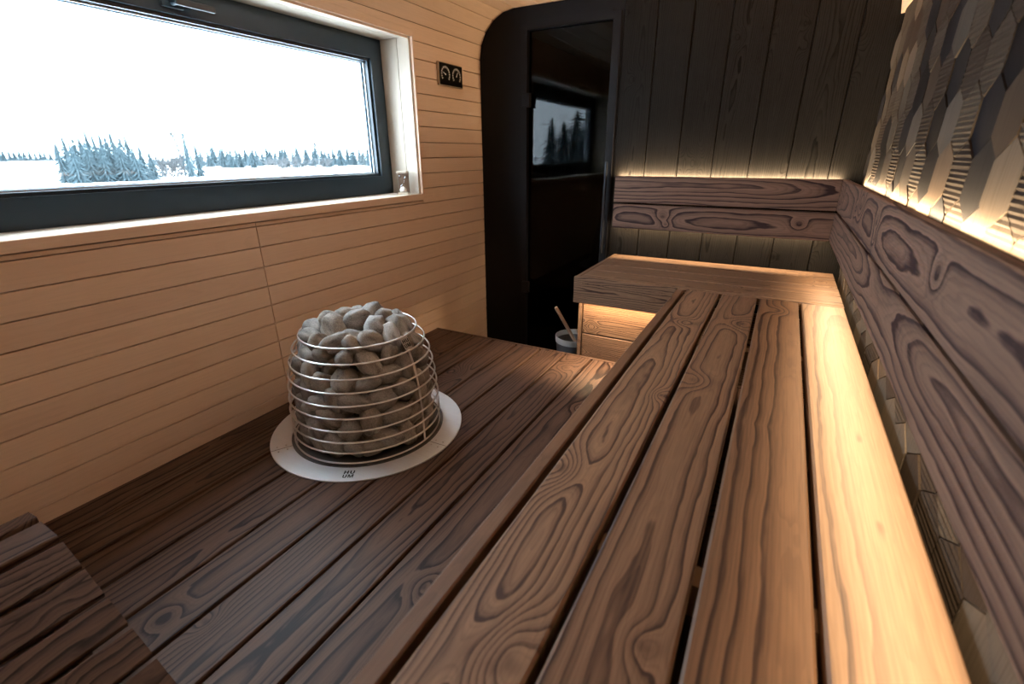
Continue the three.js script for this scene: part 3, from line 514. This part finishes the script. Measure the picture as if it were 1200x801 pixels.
{ // hourglass on the window sill
  const h = thing('hourglass', 'small wooden hourglass with white sand on the window sill', 'hourglass', [-1.775, Y(WIN.y0), -2.055]);
  h.rotation.y = 0.5;
  const wd = revealMat, H = 0.118;
  part('base_plate', new RoundedBoxGeometry(0.055, 0.010, 0.05, 2, 0.002), wd, h, [0, 0.005, 0]);
  part('top_plate', new RoundedBoxGeometry(0.055, 0.012, 0.05, 2, 0.002), wd, h, [0, H - 0.006, 0]);
  part('back_board', new RoundedBoxGeometry(0.055, H, 0.008, 2, 0.002), endMats[0], h, [0, H / 2, -0.029]);
  const pts = [[0.004, 0.010], [0.018, 0.013], [0.0205, 0.026], [0.016, 0.042], [0.006, 0.055], [0.0032, 0.058], [0.006, 0.061], [0.016, 0.074], [0.0205, 0.09], [0.018, 0.103], [0.004, 0.106]].map((p) => new THREE.Vector2(...p));
  part('glass_bulb', new THREE.LatheGeometry(pts, 24), new THREE.MeshPhysicalMaterial({ color: 0xffffff, roughness: 0.02, transmission: 1, thickness: 0, ior: 1.45 }), h);
  part('sand', new THREE.LatheGeometry([[0, 0.011], [0.017, 0.0135], [0.0192, 0.024], [0.012, 0.034], [0, 0.042]].map((p) => new THREE.Vector2(...p)), 20), plain(0.85, 0.84, 0.82, 0.9), h);
}
{ // bucket and ladle on the low floor behind the deck
  const bx = -0.945, bz = -2.50, b = thing('water_bucket', 'pale metal-rimmed water bucket standing behind the deck', 'bucket', [bx, FLOOR, bz]);
  const H = Y(-1.005);
  part('body', new THREE.LatheGeometry([[0, 0.004], [0.088, 0.004], [0.105, H - 0.03], [0.1, H - 0.03], [0.083, 0.012], [0, 0.012]].map((p) => new THREE.Vector2(...p)), 40), plain(0.10, 0.10, 0.105, 0.4), b);
  part('rim', new THREE.LatheGeometry([[0.1045, H - 0.034], [0.109, H - 0.034], [0.111, H], [0.106, H + 0.001], [0.1045, H - 0.034]].map((p) => new THREE.Vector2(...p)), 48), plain(0.62, 0.63, 0.64, 0.35, 0.3), b);
  const l = thing('ladle', 'wooden ladle leaning out of the water bucket', 'ladle', [bx, 0, bz]);
  const A = onPlane(652, 361, 'z', bz + 0.03).sub(new THREE.Vector3(bx, 0, bz)), B = onPlane(669, 391, 'z', bz - 0.02).sub(new THREE.Vector3(bx, 0, bz)), dir = B.clone().sub(A), C = B.clone().addScaledVector(dir, 0.75);
  const cv = new THREE.LineCurve3(A, C), tg = new THREE.TubeGeometry(cv, 6, 0.0105, 10), tp = tg.attributes.position;
  part('handle', tg, plain(0.52, 0.36, 0.24, 0.6), l);
  part('cap', new THREE.SphereGeometry(0.0105, 10, 8), plain(0.52, 0.36, 0.24, 0.6), l, A.toArray());
  part('bowl', new THREE.SphereGeometry(0.035, 16, 10, 0, Math.PI * 2, Math.PI / 2, Math.PI / 2), plain(0.3, 0.22, 0.16, 0.5), l, C.toArray());
}
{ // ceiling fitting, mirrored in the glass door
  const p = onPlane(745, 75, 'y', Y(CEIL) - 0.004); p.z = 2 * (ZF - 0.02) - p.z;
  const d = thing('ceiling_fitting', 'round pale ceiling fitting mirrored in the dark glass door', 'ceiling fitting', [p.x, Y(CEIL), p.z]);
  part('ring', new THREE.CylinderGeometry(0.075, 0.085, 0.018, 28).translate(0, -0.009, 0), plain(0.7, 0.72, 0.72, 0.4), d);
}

// ---------------------------------------------------------------- outdoors
const GROUND = -0.5;
{
  const s = new THREE.PlaneGeometry(900, 900, 60, 60); s.rotateX(-Math.PI / 2); const p = s.attributes.position;
  for (let i = 0; i < p.count; i++) { const x = p.getX(i), z = p.getZ(i), r = Math.hypot(x, z); p.setY(i, (fbm(x * 0.02, z * 0.02, 801) - 0.5) * Math.min(1, r / 200) * 0.8); }
  s.translate(-300, GROUND, -200); s.computeVertexNormals();
  tag(part('snow_field', s, plain(0.86, 0.88, 0.90, 0.9), scene), 'flat snow-covered field outside the window', 'field', null, 'structure');
}
const needle = plain(0.023, 0.043, 0.051, 0.95), bark = plain(0.1, 0.1, 0.1, 0.9), twig = plain(0.036, 0.040, 0.042, 0.9);
function spruceGeo(v) {                               // height 1, base at 0
  const gs = [], layers = 26;
  for (let l = 0; l < layers; l++) {
    const t = l / layers, y = 0.04 + t * 0.93, rad = (0.24 * (1 - t) ** 0.8 + 0.010) * rr(0.8, 1.15), n = 11, pos = [];
    for (let i = 0; i < n; i++) {
      const a = (i + rnd() * 0.5) / n * Math.PI * 2, b = a + Math.PI / n, c = a - Math.PI / n, q = rad * rr(0.7, 1.2), dip = rr(0.3, 0.55) * rad + 0.01;
      const tip = [Math.cos(a) * q, y - dip, Math.sin(a) * q], L = [Math.cos(b) * rad * 0.35, y - dip * 0.2, Math.sin(b) * rad * 0.35], M = [Math.cos(c) * rad * 0.35, y - dip * 0.2, Math.sin(c) * rad * 0.35], T = [0, y + 0.055 * (1 - t * 0.7), 0];
      pos.push(...T, ...L, ...tip, ...T, ...tip, ...M);
    }
    const g = new THREE.BufferGeometry(); g.setAttribute('position', new THREE.Float32BufferAttribute(pos, 3)); g.computeVertexNormals(); gs.push(g);
  }
  return mergeGeometries(gs);
}
const spruces = [0, 1, 2, 3].map(spruceGeo), trunkGeo = new THREE.CylinderGeometry(0.006, 0.016, 0.5, 6).translate(0, 0.25, 0);
function groundAt(px, dist) { const d = rayDir(px, 180); d.y = 0; d.normalize(); return camera.position.clone().addScaledVector(d, dist).setY(GROUND); }
function heightTo(px, py, p) { const d = rayDir(px, py), k = Math.hypot(p.x, p.z) / Math.hypot(d.x, d.z); return EYE + d.y * k - GROUND; }
function spruce(name, px, top, dist, label, group, wide = 1, mat = needle, mirrored = false) {
  const p = groundAt(px, dist), h = heightTo(px, top, p); if (mirrored) p.z = 2 * (ZF - 0.02) - p.z;
  const o = thing(name, label, 'tree', [p.x, GROUND, p.z], group);
  o.rotation.y = rr(0, 6.28); o.scale.set(h * wide, h, h * wide);
  part('foliage', spruces[Math.floor(rnd() * 4)], mat, o); part('trunk', trunkGeo, bark, o); return o;
}
for (const [px, top, dist, w] of [[68, 156, 50, 0.8], [78, 150, 52, 0.8], [89, 148, 51, 0.8], [97, 149, 54, 0.75], [106, 143, 53, 0.7], [113, 146, 52, 0.7], [122, 147, 54, 0.75], [128, 150, 51, 0.8], [135, 143, 53, 0.7], [144, 150, 52, 0.8], [151, 148, 54, 0.75], [164, 161, 51, 0.8], [174, 168, 52, 0.9], [84, 160, 49, 0.8], [102, 160, 50, 0.9], [118, 162, 50, 0.9], [140, 162, 50, 0.9], [156, 165, 50, 0.9]])
  spruce('spruce_tree', px, top, dist, 'bluish spruce in the dense clump standing in the snowy field', 'spruces of the clump in the field', w * 1.35);
spruce('spruce_tree', 219, 142, 56, 'tall slender spruce rising above the bare shrubs', null, 0.6);
spruce('spruce_tree', 230, 160, 57, 'shorter spruce beside the tall slender one', null, 0.9);
for (let px = 236; px < 448; px += 5) spruce('forest_tree', px + rr(-2, 2), rr(166, 173), rr(88, 116), 'small bluish spruce in the distant forest edge', 'trees of the distant forest edge', rr(1.3, 1.8));
for (let px = -14; px < 66; px += 6) spruce('horizon_tree', px + rr(-1, 1), rr(171, 174.5), rr(270, 320), 'tiny pale spruce on the horizon left of the clump', 'trees along the horizon', rr(1.4, 1.8), needle);
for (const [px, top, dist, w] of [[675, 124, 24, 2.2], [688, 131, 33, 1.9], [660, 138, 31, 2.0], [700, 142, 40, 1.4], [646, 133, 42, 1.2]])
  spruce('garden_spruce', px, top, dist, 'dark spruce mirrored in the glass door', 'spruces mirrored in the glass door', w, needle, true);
// leafless trees and bushes made of tapering twigs
function twigs(n, spread, up, len, r, level) {
  const gs = [];
  const grow = (p, d, l, rad, lv) => {
    const e = p.clone().addScaledVector(d, l), g = new THREE.CylinderGeometry(rad * 0.5, rad, l, 4, 1, true), q = new THREE.Quaternion().setFromUnitVectors(new THREE.Vector3(0, 1, 0), d);
    g.translate(0, l / 2, 0); g.applyQuaternion(q); g.translate(p.x, p.y, p.z); gs.push(g);
    if (lv > 0) for (let i = 0; i < 4; i++) grow(p.clone().addScaledVector(d, l * rr(0.35, 1)), d.clone().add(new THREE.Vector3(rr(-1, 1), rr(-0.3, 0.8), rr(-1, 1)).multiplyScalar(0.75)).normalize(), l * rr(0.45, 0.7), rad * 0.62, lv - 1);
  };
  for (let i = 0; i < n; i++) grow(new THREE.Vector3(rr(-1, 1) * spread * 0.5, 0, rr(-1, 1) * spread * 0.5), new THREE.Vector3(rr(-1, 1) * spread, up, rr(-1, 1) * spread).normalize(), len, r, level);
  return mergeGeometries(gs);
}
const birchGeo = twigs(1, 0.05, 1, 0.5, 0.022, 4), bushGeo = twigs(26, 0.9, 0.8, 0.5, 0.02, 2);
function bare(name, geo, px, top, dist, wide, label, cat, partName) {
  const p = groundAt(px, dist), h = heightTo(px, top, p), o = thing(name, label, cat, [p.x, GROUND, p.z]);
  o.rotation.y = rr(0, 6); o.scale.set(h * wide, h, h * wide); part(partName, geo, twig, o); return o;
}
bare('bare_tree', birchGeo, 211, 128, 58, 0.8, 'tall faint leafless tree beside the slender spruce', 'tree', 'branches');
bare('bare_tree', birchGeo, 372, 151, 80, 0.9, 'leafless tree standing in front of the distant forest edge', 'tree', 'branches');
bare('bare_bush', bushGeo, 192, 172, 57, 1.0, 'leafless bush next to the spruce clump', 'bush', 'branches');
bare('bare_bush', bushGeo, 205, 166, 61, 0.9, 'leafless bush under the tall faint leafless tree', 'bush', 'branches');
bare('bare_bush', bushGeo, 330, 178, 78, 1.9, 'wide domed leafless bush before the distant forest edge', 'bush', 'branches');
bare('bare_bush', bushGeo, 378, 180, 85, 1.3, 'leafless bush at the foot of the tree by the forest edge', 'bush', 'branches');

shade(scene);
renderer.render(scene, camera);
